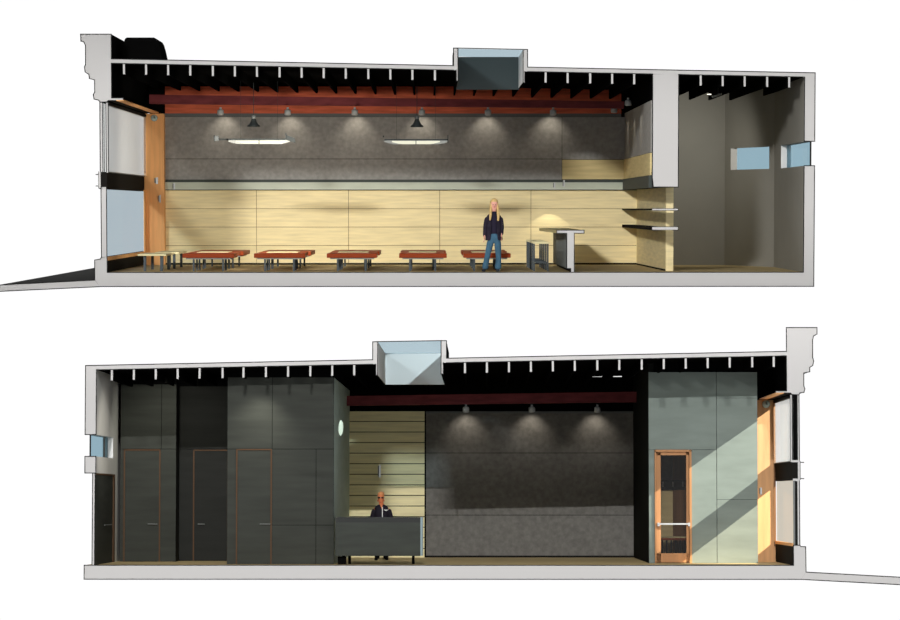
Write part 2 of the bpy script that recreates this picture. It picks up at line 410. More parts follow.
# --- back wall
SB = .88
m = MB().prism([(X(112), zf), (X(676), zf), (X(676), Z(roof_bot(676) - .5)), (X(112), Z(roof_bot(112) - .5))], YB + .03, YW, 'black')
m.box(X(166, SB), X(664), YB + .026, YB + .03, zf, Z(190, SB), 'wood_dark')
wb = struct('wall_back', m, 'long panelled back wall of the dining room, upper section', 'wall')
def panels(rects, y, th, mt, gap=.006, sc=SB):
    mm = MB()
    for a, b, c, d in rects:
        mm.box(X(a, sc) + gap, X(b, sc) - gap, y - th, y + .035, Z(d, sc) + gap, Z(c, sc) - gap, mt)
    return mm
part('red_beam', MB().box(X(166, SB), X(621, SB), YB - .06, YB + .035, Z(113.7, SB), Z(87, SB), 'red'), wb, 'red timber board across the wall top')
part('girder', MB().prism([(X(150, .9), Z(95, .9)), (X(624, .9), Z(101.6, .9)), (X(624, .9), Z(108.5, .9)), (X(150, .9), Z(104, .9))], dep(.9), dep(.9) + .3, 'purple'), wb, 'dark purple-red girder')
part('cove', MB().box(X(163, SB), X(621, SB), YB - .03, YB + .035, Z(117, SB), Z(113.7, SB), 'grey_cove'), wb)
part('grey_panel', panels([(163, 562, 117, 159), (562, 626, 117, 159.6), (163, 562, 159, 180)], YB, .0, 'grey_panel_lit'), wb, 'dark grey textured panels')
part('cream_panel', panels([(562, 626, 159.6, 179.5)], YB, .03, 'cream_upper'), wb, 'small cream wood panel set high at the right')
cols_ = [165, 256.5, 348.5, 439.7, 531, 640]; rows_ = [190, 208.7, 227, 245.5, 264]
part('wood_panelling', panels([(cols_[i], cols_[i + 1], rows_[j], rows_[j + 1]) for i in range(5) for j in range(4)], YB, 0, 'cream'), wb, 'cream wood panels with dark seams')
part('ledge', MB().box(X(164, SB), X(637, SB), YB - .05, YB + .035, Z(190, SB), Z(182.3, SB), 'ledge')
     .box(X(164, SB), X(637, SB), YB - .07, YB + .035, Z(182.3, SB), Z(179.6, SB), 'ledge_top')
     .box(X(164, SB), X(637, SB), YB - .055, YB - .045, Z(190.3, SB), Z(189.6, SB), 'line'), wb, 'pale green-grey ledge strip')
struct('baseboard_back', MB().box(X(164, SB), X(637, SB), YB - .03, YB, zf, zf + .045, 'charcoal'), 'thin black baseboard under the cream wall, upper section', 'baseboard')

# --- floor
m = MB().box(X(107), X(815), 0, YW, Z(286.5), zf, 'floorwood', front='cut')
m.line(PP((107, 272.3), (804.5, 272.3))).line(PP((100, 286.5), (815, 286.5), (815, 272)))
struct('floor', m, 'wood floor on a thick grey cut slab, upper section', 'floor')
m = MB().prism(PP((-3, 285.0), (94.5, 280), (99.5, 286.5), (-3, 291.4)), 0, dep(.77), 'asphalt', 'cut')
m.line(PP((-3, 285.0), (94.5, 280))).line(PP((-3, 291.4), (99.5, 286.6)))
struct('ground', m, 'sloping dark pavement with grey cut edge left of the upper section', 'pavement')

# --- rooftop unit
m = MB(); pf = [(125.5, 61), (125.5, 41.8), (126.2, 39.6), (128, 38.3), (155, 38.3), (157.3, 39.5), (159, 42.5), (160.8, 49), (162.3, 56), (163.3, 62)]
m.prism([(X(a, .985), Z(b, .985)) for a, b in pf], dep(.985), dep(.985) + 1.6, 'black')
single('rooftop_hood', m, 'black round-shouldered rooftop hood behind the parapet', 'rooftop unit')

# --- lamps of the upper section
def washer(px, py, k, label, sec_group, power=60, down=True, xdir=0, sz=.085):
    org = (X(px, k), dep(k), Z(py, k))
    t = thing('spotlight', org, label, 'spotlight', sec_group)
    x, y, z = org
    part('housing', MB().lathe((x, y, z), [(sz * .9, -.07), (sz, -.06), (sz, .05), (sz * .6, .075)], 'lamp_pale'), t)
    part('stem', MB().tube((x, y, z + .07), (x, y, z + .13), .03, 'lamp_pale'), t)
    part('lens', MB().lathe((x, y, z - .074), [(sz * .7, -.004), (sz * .7, .003)], 'steel'), t)
    return t
GW = 'wall washer spotlights along the red beam'
for i, (px, wds) in enumerate([(221, 'first spotlight from the left, left of the first bell lamp'), (288, 'second spotlight from the left, above the right end of the first long light'),
                 (355, 'third spotlight from the left, between the two bell lamps'), (422, 'spotlight just above the second bell lamp'),
                 (488, 'spotlight below the skylight on the beam'), (553, 'last spotlight on the back wall beam, before the corner')]):
    washer(px, 112.6, .905, 'small grey ' + wds, GW)
    lamp('SPOT', (X(px, .9), YB - .45, Z(112, .88)), (X(px, .9), YB + .15, Z(148, .88)), 16, (1, .9, .74), 95, .9, .05)
washer(614, 110.2, .89, 'small grey spotlight in the corner under the beam end', GW)
washer(628, 103, .93, 'small grey spotlight nearest the bulkhead', GW)
for yk in (.895, .925, .955):
    lamp('SPOT', (X(652) - .45, dep(yk), Z(101)), (X(652) + .1, dep(yk), Z(150)), 7, (1, .9, .74), 85, .9, .05)

def bell(px, py, k, label):
    x, y, z = X(px, k), dep(k), Z(py, k)
    t = thing('bell_lamp', (x, y, z), label, 'pendant lamp', 'bell pendant lamps')
    part('lamp_shade', MB().lathe((x, y, z), [(.165, 0), (.16, .03), (.11, .07), (.08, .12), (.055, .18), (.05, .20)], 'lamp_dark'), t)
    part('socket', MB().lathe((x, y, z + .2), [(.055, 0), (.06, .03), (.05, .08), (.02, .09)], 'lamp_grey'), t)
    part('rod', MB().tube((x, y, z + .28), (x, y, Z(roof_bot(px) + 10)), .008, 'lamp_dark'), t)
    return t
bell(254, 127, .95, 'small dark bell lamp above the left long light')
bell(417, 127.3, .95, 'small dark bell lamp above the right long light')
def linear(x0, x1, py, k, label, brk):
    xa, xb, y, z = X(x0, k), X(x1, k), dep(k), Z(py, k)
    t = thing('linear_pendant', ((xa + xb) / 2, y, z), label, 'pendant light', 'long trough lights')
    mm = MB(); n = 14; L = xb - xa
    lo = [(xa + L * i / n, z - .055 - .04 * math.sin(math.pi * min(1, max(0, i / n))) ** .6) for i in range(n + 1)]
    poly = [(xa + L * i / n, z - .02 - .075 * min(1, 6 * min(i / n, 1 - i / n) + .25)) for i in range(n + 1)] + [(xb, z), (xa, z)]
    mm.prism(poly, y - .08, y + .08, 'reflector')
    part('reflector', mm, t)
    part('cap', MB().box(xa, xb, y - .09, y + .09, z, z + .035, 'lamp_dark'), t)
    poly = [(xa + L * (.12 + .76 * i / n), z - .02 - .072 * min(1, .35 + 3.5 * min(i / n, 1 - i / n))) for i in range(n + 1)] + [(xb - .12 * L, z - .012), (xa + .12 * L, z - .012)]
    part('tube', MB().prism(poly, y - .086, y - .078, 'tube_on'), t, 'glowing cream lamp surface')
    xm = (xa + xb) / 2
    part('seam', MB().box(xm - .008, xm + .008, y - .09, y - .08, z - .1, z, 'lamp_dark'), t)
    if brk:
        b = part('end_bracket', MB().plan([(xa - .28, y - .1), (xa - .25, y - .12), (xa + .12, y + .12), (xa + .08, y + .15)], z - .0, z + .04, 'lamp_dark'), t)
        part('end_box', MB().box(xa - .34, xa - .24, y - .12, y + .0, z - .02, z + .1, 'lamp_grey').box(xa - .36, xa - .34, y - .13, y + .0, z - .03, z + .12, 'lamp_dark'), t)
        part('end_plate', MB().prism([(xb - .08, z + .13), (xb + .14, z + .04), (xb + .14, z - .07), (xb - .08, z + .0)], y - .2, y - .17, 'lamp_dark'), t)
        part('pin', MB().box(xb - .1, xb - .07, y - .2, y - .18, z + .0, z + .17, 'lamp_dark'), t)
    else:
        part('pin', MB().box(xb + .0, xb + .02, y - .02, y + .02, z - .06, z + .13, 'lamp_dark'), t)
        part('pin', MB().box(xa - .04, xa - .01, y - .02, y + .02, z + .08, z + .12, 'lamp_dark'), t)
    for xx in (xa + .3, xb - .3):
        part('cable', MB().tube((xx, y, z + .03), (xx, y, Z(roof_bot(x0) + 10)), .003, 'lamp_dark', n=6), t)
    return t
linear(229, 290, 140.3, .96, 'left long trough light hanging with slanted end brackets', True)
linear(384.5, 447.5, 140.6, .96, 'right long trough light hanging without end brackets', False)

# --- end-room tube light
t = thing('ceiling_light', (X(718, .93), dep(.93), Z(95, .93)), 'slim glowing tube light under the joists in the end room', 'ceiling light')
part('tube', MB().tube((X(712, .93), dep(.93), Z(97.2, .93)), (X(726, .93), dep(.93), Z(92.5, .93)), .025, 'reflector'), t)
part('lamp_disc', MB().ellipsoid((X(709, .93), dep(.93), Z(94.5, .93)), .06, .05, .012, 'bulb_on'), t)
part('bracket', MB().tube((X(718, .93), dep(.93), Z(95, .93)), (X(718, .93), dep(.93), Z(82, .93)), .01, 'lamp_dark'), t)

# --- small things on the walls
def disc(px, py, k, r, label):
    x, y, z = X(px, k), dep(k), Z(py, k)
    t = thing('wall_clock', (x, y, z), label, 'clock')
    part('face', MB().lathe((x, y - .03, z), [(r, 0), (r, .028)], 'disc', axis='y', n=28), t)
    part('rim', MB().lathe((x, y - .024, z), [(r * 1.05, .0), (r * 1.05, .022)], 'lamp_grey', axis='y', n=28), t)
    part('hand', MB().box(x - .008, x + .008, y - .045, y - .037, z - .01, z + r * .7, 'lamp_dark').box(x - .01, x + r * .45, y - .045, y - .037, z - .008, z + .008, 'lamp_dark'), t)
disc(155, 118.3, .884, .085, 'round pale green wall clock at top of the wood pilaster, upper section')
def bar_sconce(px, y0, y1, k, label, wpx=.045, off=0, group=None):
    x, y = X(px, k), dep(k) - off
    t = thing('wall_bracket', (x, y, Z(y1, k)), label, 'wall bracket', group)
    part('plate', MB().box(x - wpx * .5, x + wpx * .5, y - .02, y, Z(y1, k), Z(y0, k), 'steel'), t)
    part('arm', MB().box(x - wpx, x - wpx * .5, y - .06, y - .001, Z(y1, k) + .03, Z(y0, k) - .02, 'lamp_grey'), t)
bar_sconce(157.3, 177.5, 184, .884, 'upper grey bracket on the wood pilaster', .06)
bar_sconce(160.3, 195, 202.5, .884, 'lower slim grey bracket on the wood pilaster', .04)
bar_sconce(174.8, 183, 189.5, .88, 'grey bracket on the ledge beside the wood pilaster', .04, .06)
bar_sconce(554.5, 182.3, 188.5, .88, 'grey bracket on the ledge, left one of the close pair', .04, .06)
bar_sconce(564, 180, 187, .88, 'grey bracket on the ledge, right one of the close pair', .04, .06)

shelf_plan = [(X(652.3), 0), (X(678.5), 0), (X(678.5), dep(.985)), (X(664), dep(.985)), (X(664), YB - .03), (X(648.5), YB - .03)]
# --- shelves and service counter under the bulkhead
m = MB().plan(shelf_plan, Z(210.2), Z(208.6), 'charcoal').box(X(652.3), X(678.5), -.002, .0, Z(210.2), Z(208.6), 'cut')
m.line(PP((652.3, 208.5), (678.5, 208.5), (678.5, 210.4), (652.3, 210.4), (652.3, 208.5)), .012)
single('shelf', m, 'thin grey-edged shelf below the bulkhead', 'shelf')
m = MB().plan(shelf_plan, Z(230), Z(226.8), 'charcoal').box(X(652.3), X(678.5), -.002, .0, Z(230), Z(226.8), 'cut')
m.line(PP((652.3, 226.7), (678.5, 226.7), (678.5, 230), (652.3, 230), (652.3, 226.7)), .014)
single('service_counter', m, 'thick grey-edged counter slab below the thin shelf', 'counter')

# --- bar counter
t = thing('bar_counter', (X(570), 1, zf), 'tall bar counter cut through to show its T shape', 'bar counter')
m = MB().plan([(X(557), 0), (X(584), 0), (X(584), dep(.9)), (X(551.5), dep(.9))], Z(233.2), Z(230.2), 'bar_top')
m.box(X(557), X(584), -.004, .01, Z(233.2), Z(230.2), 'cut')
m.line(PP((557, 230.2), (584.3, 230.2), (584.3, 233.2), (574.5, 233.2), (574.5, 272)), .018).line(PP((557, 230.2), (557, 233.2), (567, 233.2), (567, 268.5), (571, 268.5), (571, 272)), .018)
part('bar_top', m, t, 'olive wood bar top with grey cut end')
m = MB().box(X(567), X(574.5), 0, dep(.9), Z(268.5), Z(233.2), 'bar_panel', front='cut').box(X(571), X(574.5), 0, dep(.9), zf, Z(268.5), 'charcoal', front='cut')
part('bar_front', m, t)
for i in range(9):
    y = .5 + i * .6
    part('panel_batten', MB().box(X(566.5), X(567), y, y + .025, Z(268), Z(233.4), 'lamp_grey'), t)

# --- stools
def stool(x0, x1, y, label):
    t = thing('bar_stool', ((x0 + x1) / 2, y, zf), label, 'stool', 'bar stools')
    zt = zf + .665
    part('seat', MB().box(x0, x1, y, y + .38, zt, zt + .045, 'tabletop'), t, bevel=.008)
    for a in (x0 + .01, x1 - .05):
        for b in (y + .01, y + .32):
            part('leg', MB().box(a, a + .03, b, b + .03, zf, zt, 'legmetal'), t)
    part('footrest', MB().box(x0 + .05, x1 - .05, y + .02, y + .045, zf + .2, zf + .23, 'legmetal'), t)
    return t
ords = ['nearest bar stool, cream seat on dark legs at the front end of the bar', 'second bar stool from the front, beside the bar counter', 'middle one of the five cream bar stools',
        'fourth bar stool from the front, second from the back', 'rearmost cream bar stool, closest to the wood wall']
st0 = stool(X(535), X(551.5), dep(.985), ords[0])
for i in range(1, 5):
    place(copy_tree(st0), ((X(535) + X(551.5)) / 2 + (-.0) * i, dep(.985) + i * 1.2, zf), ords[i])

# --- benches and tables
def slab(name, cat, x0, x1, y0, y1, hgt, label, group, inlay=False, th=.105):
    t = thing(name, ((x0 + x1) / 2, (y0 + y1) / 2, zf), label, cat, group)
    zt = zf + hgt
    if inlay:
        b = .2
        part('tabletop', MB().box(x0 + b, x1 - b, y0 + .03, y1 - .03, zt - .05, zt + .012, 'tabletop'), t, 'cream tabletop')
        mm = MB().box(x0, x0 + b, y0, y1, zt - .07, zt, 'bench').box(x1 - b, x1, y0, y1, zt - .07, zt, 'bench')
        mm.box(x0 + b, x1 - b, y0, y0 + .03, zt - .07, zt, 'bench').box(x0 + b, x1 - b, y1 - .03, y1, zt - .07, zt, 'bench')
        part('rim', mm, t, 'orange-red rim'); th = .07
    else:
        part('seat', MB().box(x0, x1, y0, y1, zt - th, zt, 'bench', front='bench_side_shaded'), t, bevel=.01)
        part('underframe', MB().box(x0 + .08, x1 - .08, y0 + .06, y1 - .06, zt - th - .035, zt - th, 'reflector'), t)
    for a in (x0 + .24, x1 - .3):
        for b in (y0 + .1, y1 - .15):
            part('leg', MB().box(a, a + .045, b, b + .045, zf, zt - th, 'legmetal'), t)
    return t
sets = [(178.5, 231, 'leftmost set, next to the cream tables'), (251, 303, 'second set from the left'), (325, 376, 'middle set'),
        (398.5, 447, 'fourth set, just left of the standing woman'), (464, 512, 'set behind the standing woman')]
H = .432
y1, y2, y3, y4, y5, y6 = dep(.985), dep(.968), dep(.964), dep(.944), dep(.938), dep(.905)
G1, G2, G3 = 'front orange benches', 'back orange benches', 'tables between the orange benches'
base = None
for i, (a, b, w_) in enumerate(sets):
    L = X(b) - X(a)
    n = [slab('bench', 'bench', X(a), X(b), y1, y2, H, 'front orange-red bench of the ' + w_, G1),
         slab('bench', 'bench', X(a), X(b), y5, y6, H, 'back orange-red bench of the ' + w_, G2),
         slab('low_table', 'table', X(a) + .02, X(b) - .05, y3, y4, H, 'cream-topped low table between the benches of the ' + w_, G3, True)]
def cream_table(x0, x1, y0, y1, h, label):
    t = thing('cream_table', ((x0 + x1) / 2, (y0 + y1) / 2, zf), label, 'table', 'cream tables by the shop window')
    part('tabletop', MB().box(x0, x1, y0, y1, zf + h - .045, zf + h, 'tabletop'), t, bevel=.006)
    for a in (x0 + .13, x1 - .16):
        for b in (y0 + .12, y1 - .18):
            part('leg', MB().box(a, a + .065, b, b + .06, zf, zf + h - .045, 'legmetal'), t)
cream_table(X(133), X(162), dep(.985), dep(.955), .42, 'low cream table nearest the cut, beside the shop window')
cream_table(X(139), X(164), dep(.945), dep(.915), .42, 'low cream table further back, behind the front cream table')

# =================================================================== PEOPLE
def skin_obj(name, verts, edges, rad, m, parent, sub=2, label=None, smooth=True):
    """verts in section-local metres; tube skeleton grown by Skin + Subdivision"""
    me = bpy.data.meshes.new(name)
    me.from_pydata([tuple(Vector(v) - ORG[parent]) for v in verts], edges, [])
    me.materials.append(MAT[m])
    o = bpy.data.objects.new(name, me); C.objects.link(o); o.parent = parent; ORG[o] = ORG[parent]
    bm = bmesh.new(); bm.from_mesh(me); ly = bm.verts.layers.skin.verify(); bm.verts.ensure_lookup_table()
    for i, r in enumerate(rad):
        bm.verts[i][ly].radius = r if isinstance(r, tuple) else (r, r)
        bm.verts[i][ly].use_root = (i == 0)
    bm.to_mesh(me); bm.free()
    s = o.modifiers.new('skin', 'SKIN'); s.use_smooth_shade = True; s.branch_smoothing = .3
    u = o.modifiers.new('subdivision', 'SUBSURF'); u.levels = sub; u.render_levels = sub
    if label: o['label'] = label
    return o
class Sk:
    def __init__(s): s.v = []; s.e = []; s.r = []
    def p(s, v, r, frm=None):
        s.v.append(v); s.r.append(r)
        if frm is not None: s.e.append((frm, len(s.v) - 1))
        return len(s.v) - 1
    def chain(s, pts, frm=None):
        for v, r in pts: frm = s.p(v, r, frm)
        return frm
def add_hand(sk, frm, w, d, side, L=.17):
    """palm and five bent fingers below wrist point w, hanging along d; side = +1/-1 thumb toward front"""
    w, d = Vector(w), Vector(d).normalized()
    f = Vector((0, -1, 0)); f = (f - d * f.dot(d)).normalized(); n = d.cross(f) * side
    p = w + d * .045
    pa = sk.p(tuple(p), (.024, .034), frm)
    pb = sk.p(tuple(w + d * .08), (.016, .036), pa)
    for k, (o, l) in enumerate([(.030, .070), (.011, .080), (-.009, .074), (-.028, .058)]):
        a = w + d * .09 + f * o
        i = sk.p(tuple(a), .0095, pb)
        i = sk.p(tuple(a + d * l * .5 + n * .004), .009, i)
        sk.p(tuple(a + d * l * .92 + n * .022), .0075, i)
    a = w + d * .035 + f * .034
    i = sk.p(tuple(a), .011, pa)
    sk.p(tuple(a + d * .04 + f * .018 + n * .012), .0095, i)

def loft(rings, a0=0.0, a1=360.0, th=None, n=24):
    """rings = (centre, rx, ry) stacked upwards; angles measured from the front (-y)"""
    full = a1 - a0 >= 360; k = n if full else n + 1; vs = []; fs = []
    m = MB()
    def ring(c, rx, ry, off):
        return [(c[0] + math.sin(math.radians(a0 + (a1 - a0) * i / n)) * (rx + off), c[1] - math.cos(math.radians(a0 + (a1 - a0) * i / n)) * (ry + off), c[2]) for i in range(k)]
    for c, rx, ry in rings: vs += ring(c, rx, ry, 0)
    R_ = len(rings)
    for r in range(R_ - 1):
        for i in range(n if full else n): fs.append((r * k + i, r * k + (i + 1) % k, (r + 1) * k + (i + 1) % k, (r + 1) * k + i))
    if full: fs += [tuple(range(k - 1, -1, -1)), tuple(range((R_ - 1) * k, R_ * k))]
    return vs, fs
def loft_part(name, rings, mt, parent, label=None, a0=0, a1=360, thick=0):
    vs, fs = loft(rings, a0, a1); mb = MB().add(vs, fs, mt, True); o = part(name, mb, parent, label)
    if thick:
        s_ = o.modifiers.new('thickness', 'SOLIDIFY'); s_.thickness = thick; s_.offset = 0
    u = o.modifiers.new('subdivision', 'SUBSURF'); u.levels = 1; u.render_levels = 1
    return o
# --- standing woman
yw = .55; kw = D / (D + yw)
def W(px, py, dy=0.0): return (X(px, kw), yw + dy, Z(py, kw))
wo = thing('person', (X(492, kw), yw, zf), 'standing person with long blond hair, dark open jacket and flared blue jeans', 'person')
gz = zf
sk = Sk()
pel = sk.p(W(494.2, 235), .09)
ch = sk.chain([(W(494, 228), .085), (W(493.8, 221), .09), (W(493.9, 216.2), .08), (W(494, 212.4), .045)], pel)
nk = ch
hd = sk.chain([(W(494.2, 209.2, -.015), (.062, .07)), (W(494.3, 206.0, -.02), (.076, .088)), (W(494.3, 202.8, -.01), (.078, .092)), (W(494.3, 200.8, 0), (.055, .066))], nk)
for s_, pts in (('l', [(W(488.4, 217.6), .045), (W(485.2, 226.5, .02), .042), (W(484.6, 235.5, -.03), .030)]),
                ('r', [(W(499.4, 217.6), .045), (W(501.6, 226, .04), .042), (W(501.2, 234.2, -.04), .030)])):
    e = sk.chain(pts, 3)
    w_ = Vector(pts[-1][0]); d_ = Vector((-.05 if s_ == 'l' else -.02, -.1, -1))
    add_hand(sk, e, w_, d_, 1 if s_ == 'l' else -1)
for pts in ([(W(491.2, 240), .092), (W(487.6, 253.5, -.03), .060), (W(485.2, 267.8, .02), .042), (W(483.9, 270.0, -.02), .02)],
            [(W(497.4, 240), .092), (W(498.2, 254, -.02), .060), (W(497.9, 267.8, .02), .042), (W(497.6, 270.0, -.02), .02)]):
    sk.chain(pts, 0)
body = skin_obj('body', sk.v, sk.e, sk.r, 'skin', wo)
j = Sk(); r0 = j.p(W(494.2, 234.0), (.155, .115)); j.chain([(W(494.1, 231), (.15, .105))], r0)
j.chain([(W(491.0, 240.5), .104), (W(487.9, 253.5, -.03), .073), (W(486.2, 262, .0), .070), (W(484.9, 269.9, .01), .094)], r0)
j.chain([(W(497.5, 240.5), .104), (W(498.4, 254, -.02), .073), (W(498.5, 262, .0), .070), (W(498.1, 269.9, .01), .094)], r0)
skin_obj('jeans', j.v, j.e, j.r, 'denim', wo, label='flared blue jeans')
loft_part('sweater', [(W(494.1, 236.5), .145, .115), (W(494.0, 230), .122, .105), (W(494, 225.5), .118, .10), (W(493.9, 220), .145, .125), (W(493.9, 216.4), .150, .11), (W(494, 214.2), .09, .085), (W(494.1, 212.9), .064, .066), (W(494.2, 210.8), .060, .064)], 'top_dark', wo, 'dark high-necked top')
loft_part('jacket', [(W(494.0, 240.5), .205, .155), (W(494.0, 235), .185, .145), (W(494.0, 229), .165, .135), (W(493.9, 221), .175, .145), (W(493.9, 217.4), .182, .13), (W(493.9, 215.3), .150, .105), (W(494, 213.6), .085, .085)], 'jacket', wo, 'long dark open jacket', 24, 336, .02)
for arm in ([(488.3, 216.6), (485.3, 226.5), (484.8, 237.2)], [(499.6, 216.6), (501.9, 226.5), (501.4, 235.6)]):
    j = Sk(); r0 = j.p(W(*arm[0]), .090); j.chain([(W(*arm[1], .02), .058), (W(*arm[2], -.02), .050)], r0)
    skin_obj('sleeve', j.v, j.e, j.r, 'jacket', wo)
def cap(parent, c, rx, ry, rz, m):
    part('hair', MB().ellipsoid(c, rx, ry, rz, m, 24, 16), parent)
cap(wo, W(494.3, 202.6, .042), .096, .112, .108, 'blond')
# falling locks
j = Sk(); r0 = j.p(W(494.3, 201.9, .028), .096); j.chain([(W(494.3, 206, .065), .085), (W(494.2, 212, .10), .075), (W(494, 219, .14), .055)], r0)
j.chain([(W(491.2, 203.5, -.01), .034), (W(490.7, 209, -.06), .034), (W(490.4, 215, -.15), .036), (W(489.9, 220.5, -.17), .018)], r0)
j.chain([(W(497.4, 203.5, -.01), .034), (W(497.9, 209, -.06), .034), (W(498.3, 215, -.15), .040), (W(498.0, 221, -.17), .020)], r0)
skin_obj('hair_lock', j.v, j.e, j.r, 'blond', wo, label='long straight blond hair')
def face(o, Wf, px, py, s, yo, glasses):
    # eyes at half the head height, nose, mouth, ears
    for sx in (-1, 1):
        if not glasses: part('eye', MB().ellipsoid(Wf(px + sx * 1.3 * s, py, yo), .013, .008, .008, 'eye', 10, 6), o)
        part('ear', MB().ellipsoid(Wf(px + sx * 3.4 * s, py + .5, .0), .012, .02, .03, 'skin' if not glasses else 'skin_orange_lit', 10, 6), o)
    part('nose', MB().ellipsoid(Wf(px, py + 1.0 * s, yo - .012), .011, .02, .022, 'skin' if not glasses else 'skin_orange_lit', 10, 6), o)
    part('mouth', MB().ellipsoid(Wf(px, py + 2.5 * s, yo - .0), .024, .010, .008, 'lips', 12, 6), o)
face(wo, W, 494.3, 204.7, .9, -.098, False)
for a, b in (((485.0, 270.3), (482.6, 271.6)), ((498.0, 270.3), (497.4, 271.6))):
    h_ = Vector(W(*a, .05)); t_ = Vector(W(*b, -.15)); h_.z = gz + .04; t_.z = gz + .03
    j = Sk(); r0 = j.p(tuple(h_), (.038, .038)); j.chain([(tuple((h_ + t_) / 2), (.042, .036)), (tuple(t_), (.036, .026))], r0)
    skin_obj('shoe', j.v, j.e, j.r, 'shoe', wo, 1)

# =================================================================== LOWER SECTION
SEC = B
zf = Z(565)
def roof_top2(px): return 365.3 - (px - 84.5) * (365.3 - 351.3) / (787 - 84.5)
def roof_bot2(px): return roof_top2(px) + 4.5
rt, rb = roof_top2, roof_bot2
YS = dep(.925)
YC = dep(.945)
# --- facade wall
m = MB()
m.prism(PP((786.8, 327.5), (817.5, 327.5), (817.5, 334), (814, 336), (813, 340), (813, 351.5), (786.8, 351.5)), 0, .10, 'black', 'cut')
m.prism(PP((786.8, 351.5), (813, 351.5), (813, 357.5), (814, 361), (813, 365.5), (810, 367.5), (810, 371.8), (804, 373), (804, 386), (805, 389), (804, 392.5), (800, 393), (799, 395), (792.5, 394.5), (791, 392.6), (776, 392.6), (776, 391), (786.8, 391)), 0, YW, 'black', 'cut')
m.line(PP((786.8, 351.5), (786.8, 327.5), (817.5, 327.5), (817.5, 334), (814, 336), (813, 340), (813, 357.5), (814, 361), (813, 365.5), (810, 367.5), (810, 371.8), (804, 373), (804, 386), (805, 389), (804, 392.5), (800, 393), (799, 395), (792.5, 394.5)))
m.line(PP((776, 391), (786.8, 391), (786.8, 356.3)))
m.prism(PP((792.6, 545), (799, 545), (800, 546.3), (804.8, 546.5), (805, 571.5), (800, 579), (792.6, 579)), 0, YW, 'charcoal', 'cut')
m.line(PP((792.6, 565), (792.6, 545), (799, 545), (800, 546.3), (804.8, 546.5), (805, 571.5)))
struct('wall_right', m, 'facade wall with stepped grey cornice at right end of the lower section', 'wall')
m = MB().box(X(776), X(784), .02, YC, Z(393.6), Z(392.4), 'wood').box(X(784), X(791.5), .02, YC, Z(393.8), Z(392.6), 'charcoal')
struct('trim_5', m, 'wood and black soffit board above the shop window, lower section', 'soffit')
m = MB().box(X(757, .945), X(774.8, .945), YC, YC + .5, zf, Z(400, .945), 'wood_pale')
m.box(X(773.2, .945), X(775.2, .945), YC - .05, YC + .02, Z(546, .945), Z(400, .945), 'wood_dark')
struct('trim_6', m, 'tall sunlit wood pilaster beside the shop window, lower section', 'pilaster')
m = MB().box(X(791.6), X(793), .05, YC, Z(546), Z(543), 'wood').box(X(791.9), X(792.6), .05, YC, zf, Z(546), 'charcoal')
struct('trim_7', m, 'wood sill over a dark knee panel below the shop window, lower section', 'sill')
w = thing('window_6', (X(796), 0, Z(461)), 'tall upper shop window with black double frame, lower section', 'window', kind='structure')
m = MB().box(X(797.3), X(799), 0, .08, Z(461), Z(395), 'cut').box(X(793), X(797.2), 0, .06, Z(461), Z(395), 'black').line(PP((797.2, 395), (797.2, 461))).line(PP((799.1, 395), (799.1, 461)))
part('window_frame', m, w)
part('pane', MB().box(X(797.8), X(798.2), .08, YC, Z(461), Z(395), 'glass_clear'), w)
w = thing('window_7', (X(796), 0, Z(545)), 'lower shop window with a peach reflection put into its glass tint, lower section', 'window', kind='structure')
m = MB().box(X(797.0), X(798.8), 0, .08, Z(545), Z(480), 'cut').box(X(795), X(797), 0, .06, Z(545), Z(481), 'charcoal').box(X(792.8), X(794.6), 0, .06, Z(545), Z(480), 'lamp_grey').line(PP((799, 480), (799, 545))).line(PP((794.8, 480), (794.8, 545)))
part('window_frame', m, w)
part('pane', MB().box(X(793.4), X(793.7), .06, YC, Z(545), Z(480), 'glass_peach_reflection'), w)
m = MB().box(X(775.5, .945) , X(776.2, .945), YC - .06, YC, Z(543, .945), Z(484, .945), 'wood')
m = MB().box(X(791.8), X(799.2), 0, YC + .4, Z(480), Z(461), 'charcoal').box(X(797.5), X(799.5), -.01, .02, Z(479.5), Z(461.5), 'cut')
m.line(PP((799.5, 462.4), (803.3, 462.4))).line(PP((799.5, 478.6), (803.3, 478.6))).line(PP((799.7, 461.5), (799.7, 479.5)))
m.box(X(790.5), X(799), -.008, .02, Z(462.2), Z(460.2), 'cut').box(X(792.5), X(799), -.008, .02, Z(480.6), Z(478.6), 'cut')
struct('trim_8', m, 'black transom band between the two shop windows, lower section', 'transom')
w = thing('roller_blind', (X(791), .1, Z(461)), 'white roller blind lowered over the upper shop window, lower section', 'blind')
part('blind_sheet', MB().box(X(790.6), X(791), .03, YC + .1, Z(461), Z(397.5), 'blind_white'), w)
part('blind_roller', MB().tube((X(791.6), .05, Z(396.2)), (X(791.6), YC - .05, Z(396.2)), .045, 'charcoal'), w)
part('bottom_bar', MB().box(X(790.2), X(791.4), .02, YC - .05, Z(461.6), Z(460.8), 'lamp_grey'), w)
part('side_channel', MB().box(X(790.4), X(792), 0, .03, Z(461), Z(395), 'cut').line(PP((792.2, 395), (792.2, 461))).line(PP((790.2, 395), (790.2, 461)), .012), w)

